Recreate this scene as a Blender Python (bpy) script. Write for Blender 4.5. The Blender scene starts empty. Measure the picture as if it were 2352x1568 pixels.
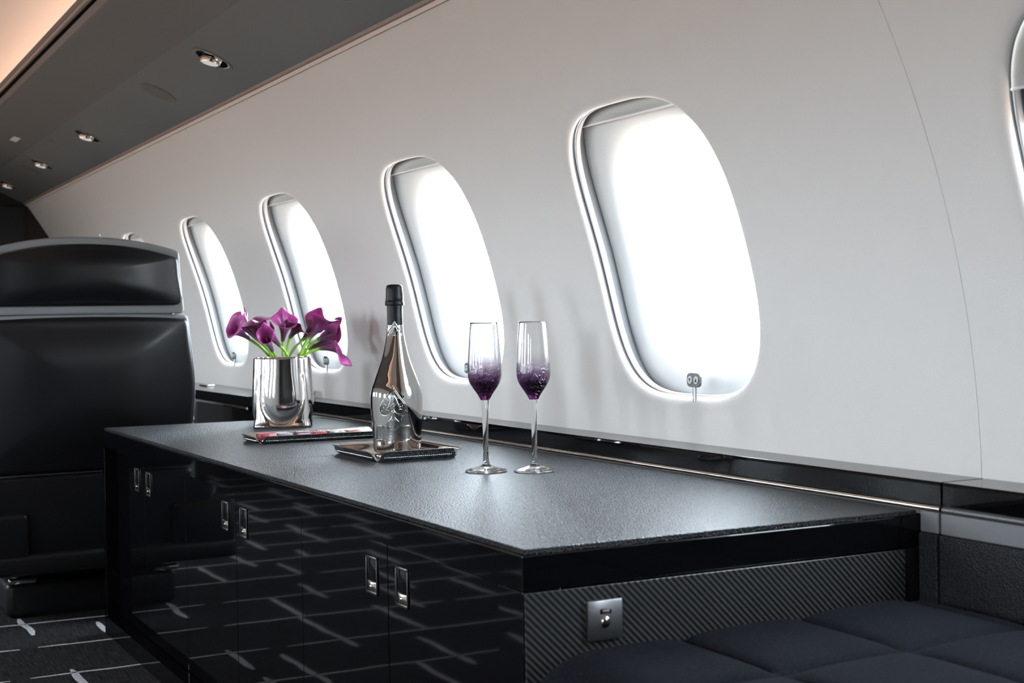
import bpy, bmesh, math, random
from mathutils import Vector, Matrix
from mathutils import noise as mnoise
PI = math.pi
sin, cos = math.sin, math.cos
ZO = 0.805                      # the heights below are measured from eye level; the floor is at -ZO
S = bpy.context.scene
COL = S.collection
random.seed(7)

# ------------------------------------------------------------------ camera, sky, lights, exposure
f = 3267.0
dy = Vector((-1702, 24, -f)).normalized()
up = Vector((-.025, 1, 0)); up = (up - dy * up.dot(dy)).normalized()
dx = dy.cross(up)
cam_d = bpy.data.cameras.new('camera'); cam = bpy.data.objects.new('camera', cam_d); COL.objects.link(cam)
Rm = Matrix((dx, dy, up))       # rows are the cabin axes seen from the camera
cam.matrix_world = Matrix.Translation((0, 0, ZO)) @ Rm.to_4x4()
cam_d.sensor_width = 36.0; cam_d.lens = f / 2352 * 36.0
cam_d.clip_start = 0.02
cam_d.dof.use_dof = True; cam_d.dof.focus_distance = 2.75; cam_d.dof.aperture_fstop = 9.0
S.camera = cam

w = bpy.data.worlds.new('sky'); S.world = w; w.use_nodes = True
bg = w.node_tree.nodes['Background']
# overcast daylight: cool sky above, paler warm apron below
_tc = w.node_tree.nodes.new('ShaderNodeTexCoord'); _sp = w.node_tree.nodes.new('ShaderNodeSeparateXYZ'); _rp = w.node_tree.nodes.new('ShaderNodeValToRGB')
w.node_tree.links.new(_tc.outputs['Generated'], _sp.inputs[0]); _ma = w.node_tree.nodes.new('ShaderNodeMath'); _ma.operation = 'MULTIPLY_ADD'; _ma.inputs[1].default_value = .5; _ma.inputs[2].default_value = .5
w.node_tree.links.new(_sp.outputs[2], _ma.inputs[0]); w.node_tree.links.new(_ma.outputs[0], _rp.inputs[0])
_rp.color_ramp.elements[0].position = .42; _rp.color_ramp.elements[0].color = (.34, .29, .25, 1)
_rp.color_ramp.elements[1].position = .52; _rp.color_ramp.elements[1].color = (.78, .90, 1.0, 1)
w.node_tree.links.new(_rp.outputs[0], bg.inputs[0]); bg.inputs[1].default_value = 44.0

S.view_settings.view_transform = 'Standard'; S.view_settings.look = 'None'
S.view_settings.gamma = 1.0; S.view_settings.use_curve_mapping = False
S.view_settings.exposure = 0.0
S.cycles.use_denoising = True
S.cycles.max_bounces = 10; S.cycles.diffuse_bounces = 5; S.cycles.glossy_bounces = 5
S.cycles.transmission_bounces = 9; S.cycles.transparent_max_bounces = 10
S.cycles.sample_clamp_indirect = 6.0
S.cycles.caustics_refractive = False; S.cycles.caustics_reflective = False

COVE_COL = (1.0, 0.70, 0.52); COVE_POWER = 14.0
def area_light(name, loc, size, sizey, power, color, direction, portal=False):
    d = bpy.data.lights.new(name, 'AREA'); d.shape = 'RECTANGLE'; d.size = size; d.size_y = sizey
    d.energy = power; d.color = color
    d.cycles.is_portal = portal
    o = bpy.data.objects.new(name, d); COL.objects.link(o)
    o.location = (loc[0], loc[1], loc[2] + ZO)
    zd = -Vector(direction).normalized(); yd = Vector((0, 1, 0)); xd = yd.cross(zd).normalized()
    o.rotation_euler = Matrix((xd, yd, zd)).transposed().to_euler()      # long side along the cabin
    return o
# warm cove strips lying on top of both side valances, shining up onto the ceiling
for sx, X in ((1, .84), (-1, .5 - .84)):
    o = area_light('cove_light', (X, 2.9, .785), .09, 9.0, COVE_POWER, COVE_COL, (-.25 * sx, 0, 1))

# ------------------------------------------------------------------ materials
MATS = {}
def mk(name, color, rough=.5, metal=0, spec=.5, coat=0, coat_rough=.05, emit=None, es=0, trans=0, ior=1.45, sheen=0):
    m = bpy.data.materials.new(name); m.use_nodes = True
    b = m.node_tree.nodes['Principled BSDF']
    b.inputs['Base Color'].default_value = (*color, 1)
    b.inputs['Roughness'].default_value = rough; b.inputs['Metallic'].default_value = metal
    b.inputs['Specular IOR Level'].default_value = spec
    b.inputs['Coat Weight'].default_value = coat; b.inputs['Coat Roughness'].default_value = coat_rough
    b.inputs['Transmission Weight'].default_value = trans; b.inputs['IOR'].default_value = ior
    b.inputs['Sheen Weight'].default_value = sheen
    if emit: b.inputs['Emission Color'].default_value = (*emit, 1); b.inputs['Emission Strength'].default_value = es
    MATS[name] = m
    return m
def N(m, t, **kw):
    n = m.node_tree.nodes.new(t)
    for k, v in kw.items():
        if k in n.inputs: n.inputs[k].default_value = v
        else: setattr(n, k, v)
    return n
def L(m, a, b): m.node_tree.links.new(a, b)
def BS(m): return m.node_tree.nodes['Principled BSDF']
def pos(m, scale=(1, 1, 1), rot=(0, 0, 0)):
    g = N(m, 'ShaderNodeNewGeometry'); mp = N(m, 'ShaderNodeMapping')
    mp.inputs['Scale'].default_value = scale; mp.inputs['Rotation'].default_value = rot
    L(m, g.outputs['Position'], mp.inputs['Vector']); return mp.outputs[0]
def bump(m, sock, strength, dist):
    b = N(m, 'ShaderNodeBump'); b.inputs['Strength'].default_value = strength; b.inputs['Distance'].default_value = dist
    L(m, sock, b.inputs['Height']); L(m, b.outputs[0], BS(m).inputs['Normal']); return b
def ramp(m, sock, stops):
    r = N(m, 'ShaderNodeValToRGB'); L(m, sock, r.inputs[0])
    e = r.color_ramp.elements
    while len(e) < len(stops): e.new(.5)
    for k, (p, c) in enumerate(stops):
        e[k].position = p; e[k].color = (*c, 1) if len(c) == 3 else c
    return r
def math_n(m, op, a, b=None):
    n = N(m, 'ShaderNodeMath', operation=op)
    for i, v in enumerate((a, b)):
        if v is None: continue
        if isinstance(v, (int, float)): n.inputs[i].default_value = v
        else: L(m, v, n.inputs[i])
    return n.outputs[0]

wallm = mk('wall_fabric', (.75, .715, .68), .85, spec=.2)
nt = N(wallm, 'ShaderNodeTexNoise', Scale=1.0, Detail=2.0); L(wallm, pos(wallm, (1300, 500, 1300)), nt.inputs['Vector']); bump(wallm, nt.outputs[0], .6, .0009)
trimm = mk('pale_trim', (.70, .70, .69), .5)
joint = mk('joint_trim', (.30, .235, .20), .6)
seal = mk('seal_grey', (.13, .135, .14), .5)
ringm = mk('frame_grey', (.40, .40, .42), .45)
gapm = mk('gasket', (.03, .03, .032), .6)
shroud = mk('window_shroud', (.72, .73, .725), .38, spec=.5)
blind = mk('blind_fabric', (.40, .385, .36), .8)
val_low = mk('valance_grey', (.165, .163, .162), .55)
nt = N(val_low, 'ShaderNodeTexNoise', Scale=500.0, Detail=2.0); L(val_low, pos(val_low), nt.inputs['Vector']); bump(val_low, nt.outputs[0], .2, .0004)
val_up = mk('valance_umber', (.145, .130, .122), .6)
ceilm = mk('ceiling_cloth', (.72, .62, .57), .8)
gloss = mk('black_lacquer', (.002, .002, .0025), .04, spec=.32)
gloss2 = mk('black_lacquer_top', (.02, .02, .021), .16, spec=1.0)
blackm = mk('soft_black', (.01, .01, .011), .45)
bulk = mk('bulkhead_black', (.012, .011, .009), .4)
chrome = mk('chrome', (.78, .77, .76), .06, metal=1)
bchrome = mk('bottle_chrome', (.56, .555, .545), .045, metal=1)
brushed = mk('brushed_steel', (.42, .42, .43), .32, metal=1)
champ = mk('champagne_chrome', (.72, .64, .57), .16, metal=1)
darkmet = mk('dark_metal', (.16, .165, .17), .38, metal=.6)
greyleather = mk('grey_leather', (.16, .16, .165), .5)
white = mk('white_plastic', (.75, .75, .74), .4)
lensm = mk('lamp_lens', (.8, .8, .8), .3, emit=(1, .95, .9), es=.3)
inkm = mk('ink_black', (.01, .01, .01), .5)
engr = mk('engraved_metal', (.17, .168, .165), .28, metal=1)
embm = mk('emblem_metal', (.17, .168, .165), .24, metal=1)

def leather(name, col, rough, scale, strength, dist, detail_dark=1.0, coat=0):
    m = mk(name, col, rough, spec=.33, coat=coat, coat_rough=.3)
    v = N(m, 'ShaderNodeTexVoronoi', feature='F1'); v.inputs['Scale'].default_value = scale
    n2 = N(m, 'ShaderNodeTexNoise', Scale=scale * .6, Detail=2.0)
    p = pos(m); L(m, p, v.inputs['Vector']); L(m, p, n2.inputs['Vector'])
    s = math_n(m, 'ADD', math_n(m, 'MULTIPLY', v.outputs['Distance'], -1.0), math_n(m, 'MULTIPLY', n2.outputs[0], .18))
    bump(m, s, strength, dist); return m
tabl = leather('worktop_leather', (.011, .012, .015), .33, 390, 1.0, .0034)
seatl = leather('seat_leather', (.006, .006, .007), .36, 260, .10, .0006)
sidel = leather('pebbled_leather', (.014, .015, .018), .42, 420, .8, .0014)

carbon = mk('carbon_fibre', (.02, .02, .02), .3, coat=.15, coat_rough=.1)
p = pos(carbon); sx_ = N(carbon, 'ShaderNodeSeparateXYZ'); L(carbon, p, sx_.inputs[0])
x_, z_ = sx_.outputs[0], sx_.outputs[2]
d1 = math_n(carbon, 'ADD', math_n(carbon, 'MULTIPLY', x_, 111.0), math_n(carbon, 'MULTIPLY', z_, 111.0))
fr = math_n(carbon, 'PINGPONG', d1, .5)
tow = math_n(carbon, 'PINGPONG', math_n(carbon, 'MULTIPLY', z_, 440.0), .5)
stp = math_n(carbon, 'ADD', fr, math_n(carbon, 'MULTIPLY', tow, .25))
r = ramp(carbon, stp, [(.25, (.004, .004, .004)), (.42, (.042, .042, .043))])
L(carbon, r.outputs[0], BS(carbon).inputs['Base Color'])
bump(carbon, stp, .5, .0008)

cush = mk('navy_wool', (.006, .007, .011), .95, spec=.05)
nt = N(cush, 'ShaderNodeTexNoise', Scale=260.0, Detail=4.0); p = pos(cush); L(cush, p, nt.inputs['Vector'])
r = ramp(cush, nt.outputs[0], [(.3, (.0042, .0047, .0066)), (.7, (.010, .011, .0148))]); L(cush, r.outputs[0], BS(cush).inputs['Base Color'])
bump(cush, nt.outputs[0], .5, .001)

carpet = mk('carpet_pile', (.012, .012, .013), .95, spec=.1)
wv = N(carpet, 'ShaderNodeTexNoise', Scale=1.0, Detail=4.0); L(carpet, pos(carpet, (28, 260, 28)), wv.inputs['Vector'])
wv2 = N(carpet, 'ShaderNodeTexNoise', Scale=1.0, Detail=3.0); L(carpet, pos(carpet, (420, 14, 28)), wv2.inputs['Vector'])
mm = math_n(carpet, 'ADD', math_n(carpet, 'MULTIPLY', wv.outputs[0], .35), math_n(carpet, 'MULTIPLY', wv2.outputs[0], .65))
r = ramp(carpet, mm, [(.42, (.004, .0038, .004)), (.64, (.032, .0305, .0325))]); L(carpet, r.outputs[0], BS(carpet).inputs['Base Color'])
bump(carpet, mm, .6, .003)
carpet_line = mk('carpet_line', (.40, .40, .42), .95, spec=.1)
nt = N(carpet_line, 'ShaderNodeTexNoise', Scale=220.0, Detail=3.0); L(carpet_line, pos(carpet_line), nt.inputs['Vector'])
r = ramp(carpet_line, nt.outputs[0], [(.3, (.22, .22, .235)), (.65, (.50, .50, .52))]); L(carpet_line, r.outputs[0], BS(carpet_line).inputs['Base Color'])

pane = bpy.data.materials.new('window_pane'); pane.use_nodes = True; MATS['pane'] = pane
nt_ = pane.node_tree; nt_.nodes.clear()
_o = nt_.nodes.new('ShaderNodeOutputMaterial'); _m = nt_.nodes.new('ShaderNodeMixShader'); _t = nt_.nodes.new('ShaderNodeBsdfTransparent'); _g = nt_.nodes.new('ShaderNodeBsdfGlossy'); _f = nt_.nodes.new('ShaderNodeValue')
_g.inputs['Roughness'].default_value = .02; _f.outputs[0].default_value = .05
nt_.links.new(_f.outputs[0], _m.inputs[0]); nt_.links.new(_t.outputs[0], _m.inputs[1]); nt_.links.new(_g.outputs[0], _m.inputs[2]); nt_.links.new(_m.outputs[0], _o.inputs[0])

glassm = mk('clear_glass', (1, 1, 1), 0.0, trans=1, ior=1.46)
bowlm = mk('purple_crackle_glass', (1, 1, 1), 0.0, trans=1, ior=1.46)
tc = N(bowlm, 'ShaderNodeTexCoord'); sp = N(bowlm, 'ShaderNodeSeparateXYZ'); L(bowlm, tc.outputs['Generated'], sp.inputs[0])
nz = N(bowlm, 'ShaderNodeTexNoise', Scale=9.0, Detail=5.0); L(bowlm, tc.outputs['Generated'], nz.inputs['Vector'])
hh = math_n(bowlm, 'ADD', sp.outputs[2], math_n(bowlm, 'MULTIPLY', math_n(bowlm, 'SUBTRACT', nz.outputs[0], .5), .16))
r = ramp(bowlm, hh, [(.0, (.34, .07, .27)), (.08, (.06, .006, .06)), (.21, (.04, .004, .045)), (.27, (.36, .18, .38)), (.40, (.86, .79, .88)), (.62, (1, 1, 1))])
L(bowlm, r.outputs[0], BS(bowlm).inputs['Base Color'])
vo = N(bowlm, 'ShaderNodeTexVoronoi', feature='DISTANCE_TO_EDGE'); vo.inputs['Scale'].default_value = 120
L(bowlm, pos(bowlm, (1.3, 1.3, .8)), vo.inputs['Vector'])
ed = math_n(bowlm, 'MINIMUM', vo.outputs['Distance'], .035)
fade = ramp(bowlm, hh, [(.30, (1, 1, 1)), (.46, (0, 0, 0))])
bump(bowlm, math_n(bowlm, 'MULTIPLY', math_n(bowlm, 'MULTIPLY', ed, 25.0), fade.outputs[0]), 1.0, .0010)

spathe = mk('calla_purple', (.14, .01, .10), .42, sheen=.2)
at_ = N(spathe, 'ShaderNodeAttribute', attribute_name='s')
r = ramp(spathe, at_.outputs['Fac'], [(0, (.12, .20, .02)), (.10, (.07, .03, .04)), (.3, (.075, .010, .055)), (.7, (.17, .012, .105)), (1, (.38, .030, .22))])
L(spathe, r.outputs[0], BS(spathe).inputs['Base Color'])
BS(spathe).inputs['Subsurface Weight'].default_value = .12; BS(spathe).inputs['Subsurface Radius'].default_value = (.01, .002, .006); BS(spathe).inputs['Subsurface Scale'].default_value = .3
stemm = mk('calla_stem', (.20, .38, .03), .35)
spadm = mk('spadix', (.25, .02, .10), .6)
foil = mk('black_foil', (.004, .0045, .006), .42, spec=.22)
nt = N(foil, 'ShaderNodeTexNoise', Scale=130.0, Detail=4.0); L(foil, pos(foil, (1, 1, .35)), nt.inputs['Vector']); bump(foil, nt.outputs[0], .5, .002)
choc = {}
for nme, c in dict(crimson=(.20, .015, .025), pink=(.60, .22, .27), slate=(.20, .22, .22), cocoa=(.05, .018, .014), plum=(.10, .03, .06), red=(.28, .025, .035), ivory=(.75, .72, .70), maroon=(.16, .045, .045)).items():
    choc[nme] = mk('glaze_' + nme, c, .25)

# ------------------------------------------------------------------ helpers
ORG = {}
def obj(name, bm, mat, parent=None, smooth=None, label=None):
    """one mesh object; vertices are given in cabin coordinates (eye level = 0)"""
    vs = [v.co for v in bm.verts]
    lo = Vector([min(v[i] for v in vs) for i in range(3)]); hi = Vector([max(v[i] for v in vs) for i in range(3)])
    c = (lo + hi) / 2
    bmesh.ops.translate(bm, verts=bm.verts, vec=-c)
    me = bpy.data.meshes.new(name); bm.to_mesh(me); bm.free()
    o = bpy.data.objects.new(name, me); COL.objects.link(o)
    for m in (mat if isinstance(mat, (list, tuple)) else [mat]): me.materials.append(m)
    if smooth is not None:
        for p in me.polygons: p.use_smooth = True
        if smooth > 0: me.set_sharp_from_angle(angle=math.radians(12 if smooth == 30 else smooth))
    wpos = c + Vector((0, 0, ZO)); ORG[o.name] = wpos
    if parent: o.parent = parent; o.location = wpos - ORG[parent.name]
    else: o.location = wpos
    if label: o['label'] = label
    return o
def thing(name, loc, label, cat, group=None):
    o = bpy.data.objects.new(name, None); COL.objects.link(o); o.empty_display_size = .05
    o.location = Vector(loc) + Vector((0, 0, ZO)); ORG[o.name] = o.location.copy()
    o['label'] = label; o['category'] = cat
    if group: o['group'] = group
    return o
def tag(o, label, cat, group=None):
    o['label'] = label; o['category'] = cat
    if group: o['group'] = group
    return o
def struct(o, label=None):
    o['kind'] = 'structure'
    if label: o['label'] = label
    return o
def box(bm, x0, x1, y0, y1, z0, z1, bev=0, seg=2, mi=0):
    b2 = bmesh.new()
    vs = [b2.verts.new(p) for p in ((x0,y0,z0),(x1,y0,z0),(x1,y1,z0),(x0,y1,z0),(x0,y0,z1),(x1,y0,z1),(x1,y1,z1),(x0,y1,z1))]
    for q in ((3,2,1,0),(4,5,6,7),(0,1,5,4),(1,2,6,5),(2,3,7,6),(3,0,4,7)): b2.faces.new([vs[i] for i in q])
    if bev: bmesh.ops.bevel(b2, geom=b2.edges[:], offset=bev, segments=seg, affect='EDGES', profile=.5)
    for fc in b2.faces: fc.material_index = mi
    merge(bm, b2); return bm
def merge(bm, b2):
    me = bpy.data.meshes.new('tmp'); b2.to_mesh(me); b2.free(); bm.from_mesh(me); bpy.data.meshes.remove(me)
def B(*a, **k): return box(bmesh.new(), *a, **k)
def loft(bm, rings, closed=True, cap0=False, cap1=False, mi=0):
    R = [[bm.verts.new(p) for p in r] for r in rings]
    n = len(R[0])
    for a, b in zip(R, R[1:]):
        for i in range(n if closed else n - 1):
            j = (i + 1) % n
            fc = bm.faces.new((a[i], a[j], b[j], b[i])); fc.material_index = mi
    if cap0: bm.faces.new(list(reversed(R[0]))).material_index = mi
    if cap1: bm.faces.new(R[-1]).material_index = mi
    return R
def lathe(bm, prof, cx, cy, n=64, cap0=False, cap1=False, mi=0):
    return loft(bm, [[(cx + r * cos(2*PI*i/n), cy + r * sin(2*PI*i/n), z) for i in range(n)] for r, z in prof], True, cap0, cap1, mi)
def tube(bm, pts, r, n=8, caps=True, mi=0):
    pts = [Vector(p) for p in pts]; rings = []
    rr = r if isinstance(r, (list, tuple)) else [r] * len(pts)
    ref = Vector((0, 0, 1))
    for i, p in enumerate(pts):
        d = (pts[min(i+1, len(pts)-1)] - pts[max(i-1, 0)]).normalized()
        a = d.cross(ref)
        if a.length < 1e-3: a = d.cross(Vector((1, 0, 0)))
        a.normalize(); b = d.cross(a)
        rings.append([p + rr[i] * (cos(2*PI*k/n) * a + sin(2*PI*k/n) * b) for k in range(n)])
    loft(bm, rings, True, caps, caps, mi)
def bez(pts, n=14):
    """Catmull-Rom through pts"""
    P = [Vector(p) for p in pts]; P = [2*P[0]-P[1]] + P + [2*P[-1]-P[-2]]; out = []
    for i in range(1, len(P) - 2):
        for k in range(n):
            t = k / n
            out.append(.5 * ((2*P[i]) + (-P[i-1]+P[i+1])*t + (2*P[i-1]-5*P[i]+4*P[i+1]-P[i+2])*t*t + (-P[i-1]+3*P[i]-3*P[i+1]+P[i+2])*t**3))
    out.append(P[-2]); return out

# ------------------------------------------------------------------ fuselage side profile
def prof(z):
    if z < -.3: return 1.4525 - .12 * (z + .3) ** 2
    return -.069*z**3 - .4*z*z - .195*z + 1.424 + (0 if z < .45 else 0)
def pnorm(z):
    d = (prof(z + .01) - prof(z - .01)) / .02
    return Vector((1, 0, -d)).normalized()
WZC = .1105
def oval(hw, hh, th, n=3.4):
    c, s_ = cos(th), sin(th)
    k = (abs(c / hw) ** n + abs(s_ / hh) ** n) ** (-1 / n)
    return k * c, k * s_
def wp(Yc, dyy, dzz, depth, side=1):
    z = WZC + dzz; nrm = pnorm(z)
    X = prof(z) + nrm.x * depth; Z = z + nrm.z * depth * 1.0
    if side < 0: X = .5 - X
    return (X, Yc + dyy, Z)
ZL, ZT = -.32, .645
def wall(side, cells, name):
    bm = bmesh.new()
    for (y0, y1, yc) in cells:
        if yc is None:
            zs = [ZL + (ZT - ZL) * k / 30 for k in range(31)]
            ys = [y0 + (y1 - y0) * k / 8 for k in range(9)]
            rings = [[wp(y, 0, z - WZC, 0, side) for y in ys] for z in zs]
            loft(bm, rings, closed=False); continue
        bd = []
        nz, ny = 30, 22
        for k in range(nz): bd.append((y1 - yc, ZL + (ZT - ZL) * k / nz - WZC))
        for k in range(ny): bd.append((y1 - yc + (y0 - y1) * k / ny, ZT - WZC))
        for k in range(nz): bd.append((y0 - yc, ZT + (ZL - ZT) * k / nz - WZC))
        for k in range(ny): bd.append((y0 - yc + (y1 - y0) * k / ny, ZL - WZC))
        # each boundary point steered to a matching oval angle
        m = len(bd); ths = [math.atan2(b, a) for a, b in bd]
        rings = []
        M_ = 4 * m
        bd4, th4 = [], []
        for i in range(m):
            a, b = bd[i], bd[(i+1) % m]; ta, tb = ths[i], ths[(i+1) % m]
            if tb < ta - PI: tb += 2*PI
            for q in range(4):
                t = q / 4; bd4.append((a[0]+(b[0]-a[0])*t, a[1]+(b[1]-a[1])*t)); th4.append(ta + (tb-ta)*t)
        hw, hh = .2575, .2765
        for k in range(10):
            t = (1 - k / 9) ** 1.3
            rings.append([])
            for (by, bz), th in zip(bd4, th4):
                oy, oz = oval(hw, hh, th)
                rings[-1].append(wp(yc, oy + (by-oy)*t, oz + (bz-oz)*t, 0, side))
        for k in range(1, 9):
            a = k / 8 * PI / 2
            ins, dep = .0215 * sin(a), .010 * (1 - cos(a))
            rings.append([wp(yc, *oval(hw - ins, hh - ins, th), dep, side) for th in th4])
        rings.append([wp(yc, *oval(hw - .0215, hh - .0215, th), .0122, side) for th in th4])
        loft(bm, rings)
    # lower wall down to the floor
    y0, y1 = cells[0][0], cells[-1][1]
    zs = [-ZO + (ZL + ZO) * k / 8 for k in range(9)]
    loft(bm, [[wp(y, 0, z - WZC, 0, side) for y in (y0, y1)] for z in zs], closed=False)
    bmesh.ops.remove_doubles(bm, verts=bm.verts, dist=1e-5)
    bmesh.ops.recalc_face_normals(bm, faces=bm.faces)
    return struct(obj(name, bm, wallm, smooth=0))
CELLS_R1 = [(1.4124, 2.565, 2.106), (2.565, 3.505, 3.023), (3.505, 4.455, 3.987), (4.455, 5.395, 4.925), (5.395, 6.335, 5.865), (6.335, 7.43, None)]
CELLS_R0 = [(-1.6, -.36, None), (-.36, .575, .108), (.575, 1.4116, 1.046)]
wall(1, CELLS_R1, 'wall_right'); wall(1, CELLS_R0, 'wall_right')
CELLS_L = CELLS_R0[:-1] + [(.575, 1.412, 1.046), (1.412, 2.565, 2.106)] + CELLS_R1[1:]
wall(-1, CELLS_L, 'wall_left')
# dark joint behind the panel gap
bm = bmesh.new(); loft(bm, [[(prof(z) + q, y, z) for y, q in ((1.4115, 0), (1.4117, .0015), (1.4123, .0015), (1.4125, 0))] for z in [ZL + (ZT-ZL)*k/30 for k in range(31)]], closed=False)
struct(obj('trim_1', bm, wallm, smooth=0), 'thin dark joint between the two wall panels')

# windows
def window(side, yc, name, shade=.372, rail=None, near=False):
    e = bpy.data.objects.new(name, None); COL.objects.link(e); e['kind'] = 'structure'
    c = Vector(wp(yc, 0, 0, 0, side)); e.location = c + Vector((0, 0, ZO)); ORG[e.name] = e.location.copy()
    nn = 128; TH = [2*PI*i/nn for i in range(nn)]
    def ringset(lst): return [[wp(yc, *oval(a + .014, b + .009, th, q), d, side) for th in TH] for a, b, d, q in lst]
    D = .016
    bm = bmesh.new(); loft(bm, ringset([(.224, .249, .028 - D, 3.4), (.2222, .2472, .0345 - D, 3.4), (.2200, .2450, .0348 - D, 3.4)])); obj('gasket', bm, gapm, e, 40)
    bm = bmesh.new(); loft(bm, ringset([(.2222, .2472, .0345 - D, 3.4), (.2198, .2448, .0338 - D, 3.4), (.2186, .2436, .038 - D, 3.4), (.2200, .2450, .046 - D, 3.4)])); obj('frame_ring', bm, ringm, e, 0)
    bm = bmesh.new(); loft(bm, ringset([(.2200, .2450, .046 - D, 3.4), (.2230, .2560, .0505 - D, 3.4), (.2245, .2620, .0645 - D, 3.4)])); obj('groove', bm, seal, e, 0)
    lst = []
    for k in range(22):
        t = k / 21; a = t * PI / 2
        lst.append((.2245 - .0745 * sin(a) ** .9, .262 - .092 * sin(a) ** .9, .064 - D + .075 * (1 - cos(a)), 3.4))
    lst.append((.1495, .1695, .150 - D, 3.4))
    bm = bmesh.new(); loft(bm, ringset(lst)); obj('shroud', bm, shroud, e, 0)
    bm = bmesh.new()
    R = ringset([(.1505, .1705, .142 - D, 3.4), (.1505, .1705, .145 - D, 3.4)])
    loft(bm, R, True, True, True); obj('pane', bm, pane, e)
    # blind: the part of the oval above the shade line
    def segm(zlo, zhi, dep, hw, hh, pleat=0, bot=0):
        b = bmesh.new(); rows = []
        nn_ = 24 if not pleat else pleat * 2
        for k in range(nn_ + 1):
            z = zlo + (zhi - zlo) * k / nn_; dz = z - WZC
            q = max(0.0, 1 - abs(dz / hh) ** 3.4) ** (1/3.4) * hw
            q = max(q, .002)
            dd = dep + (.006 if (pleat and k % 2) else 0)
            rows.append([wp(yc, q * (-1 + 2*j/16), dz, dd, side) for j in range(17)])
        back = [[Vector(p) + Vector((.003*side, 0, .0)) for p in r_] for r_ in rows]
        loft(b, rows, closed=False); loft(b, back, closed=False)
        if bot:
            pts = [wp(yc, x_, zlo - WZC, dep, side) for x_ in (-max(0, 1-abs((zlo-WZC)/hh)**3.4)**(1/3.4)*hw, max(0, 1-abs((zlo-WZC)/hh)**3.4)**(1/3.4)*hw)]
            tube(b, pts, bot, 8, mi=1)
        return b
    top = WZC + (.2665 if not near else .2540)
    obj('blind_cassette', segm(.337 if not near else .265, top, .037 if not near else .017, .2335 if not near else .2365, .268 if not near else .2545, 0, .0018), [blind, trimm], e, 30)
    if near:
        obj('blind', segm(.240, .268, .042, .230, .255, 10, 0), blind, e, 0)
        obj('bottom_rail', segm(.222, .240, .041, .230, .257, 0, .003), [trimm, trimm], e, 30)
    if side > 0:
        # switch plate on its little stem
        ys = yc - .022
        zc = -.114; X = prof(zc) + .004
        b = bmesh.new()
        def rr(wd, ht, x, n_=40): return [(x, ys + oval(wd, ht, 2*PI*i/n_, 4)[0], zc + oval(wd, ht, 2*PI*i/n_, 4)[1]) for i in range(n_)]
        loft(b, [rr(.0195, .0118, X), rr(.0205, .0128, X + .001), rr(.0205, .0128, X + .004)], True, True, True)
        sw = obj('switch_plate', b, darkmet, e, 30)
        b = bmesh.new(); tube(b, [(X + .003, ys, zc - .012), (X + .003, ys - .001, zc - .038)], .0038, 12); obj('stem', b, brushed, sw, 30)
        for s_ in (-1, 1):
            yy = ys + s_ * .0092
            b = bmesh.new(); loft(b, [[(x, yy + r_*cos(2*PI*i/28), zc + r_*1.0*sin(2*PI*i/28)) for i in range(28)] for r_, x in ((.0070, X - .0002), (.0068, X - .0012))], True, False, True)
            bt = obj('button', b, white, sw, 30)
            b = bmesh.new(); h = .0032 * (1 if s_ < 0 else -1)
            pts = [(X - .0014, yy - .003, zc - h), (X - .0014, yy + .003, zc - h), (X - .0014, yy, zc + h)]
            vs = [b.verts.new(p) for p in pts] + [b.verts.new((p[0] + .0003, p[1], p[2])) for p in pts]
            b.faces.new(vs[:3]); b.faces.new(vs[3:][::-1])
            for i in range(3): b.faces.new((vs[i], vs[3+i], vs[3+(i+1) % 3], vs[(i+1) % 3]))
            obj('arrow', b, inkm, bt)
    pc = Vector(wp(yc, 0, 0, .15, side)); n_ = pnorm(WZC)
    o = area_light('daylight_portal', pc, .36, .30, 1, (1, 1, 1), (-n_.x * side, 0, -n_.z), True)
    return e
k = 1
for c in CELLS_R0[1:] + CELLS_R1[:-1]:
    window(1, c[2], 'window_%d' % k, near=(abs(c[2] - 1.046) < .01)); k += 1
for c in CELLS_L:
    if c[2] is not None: window(-1, c[2], 'window_%d' % k); k += 1

# ceiling shell
cp = [(1.14, .60), (1.12, .70), (1.02, .83), (.88, .925), (.70, .995), (.48, 1.04), (.25, 1.055)]
cpts = [(p.x, p.z) for p in bez([(a, 0, b) for a, b in cp], 6)]
cpts = cpts + [(.5 - a, b) for a, b in cpts[::-1][1:]]
bm = bmesh.new(); loft(bm, [[(a, y, b) for y in (-1.6, 2, 5, 7.43)] for a, b in cpts], closed=False)
struct(obj('ceiling', bm, ceilm, smooth=0))
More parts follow.
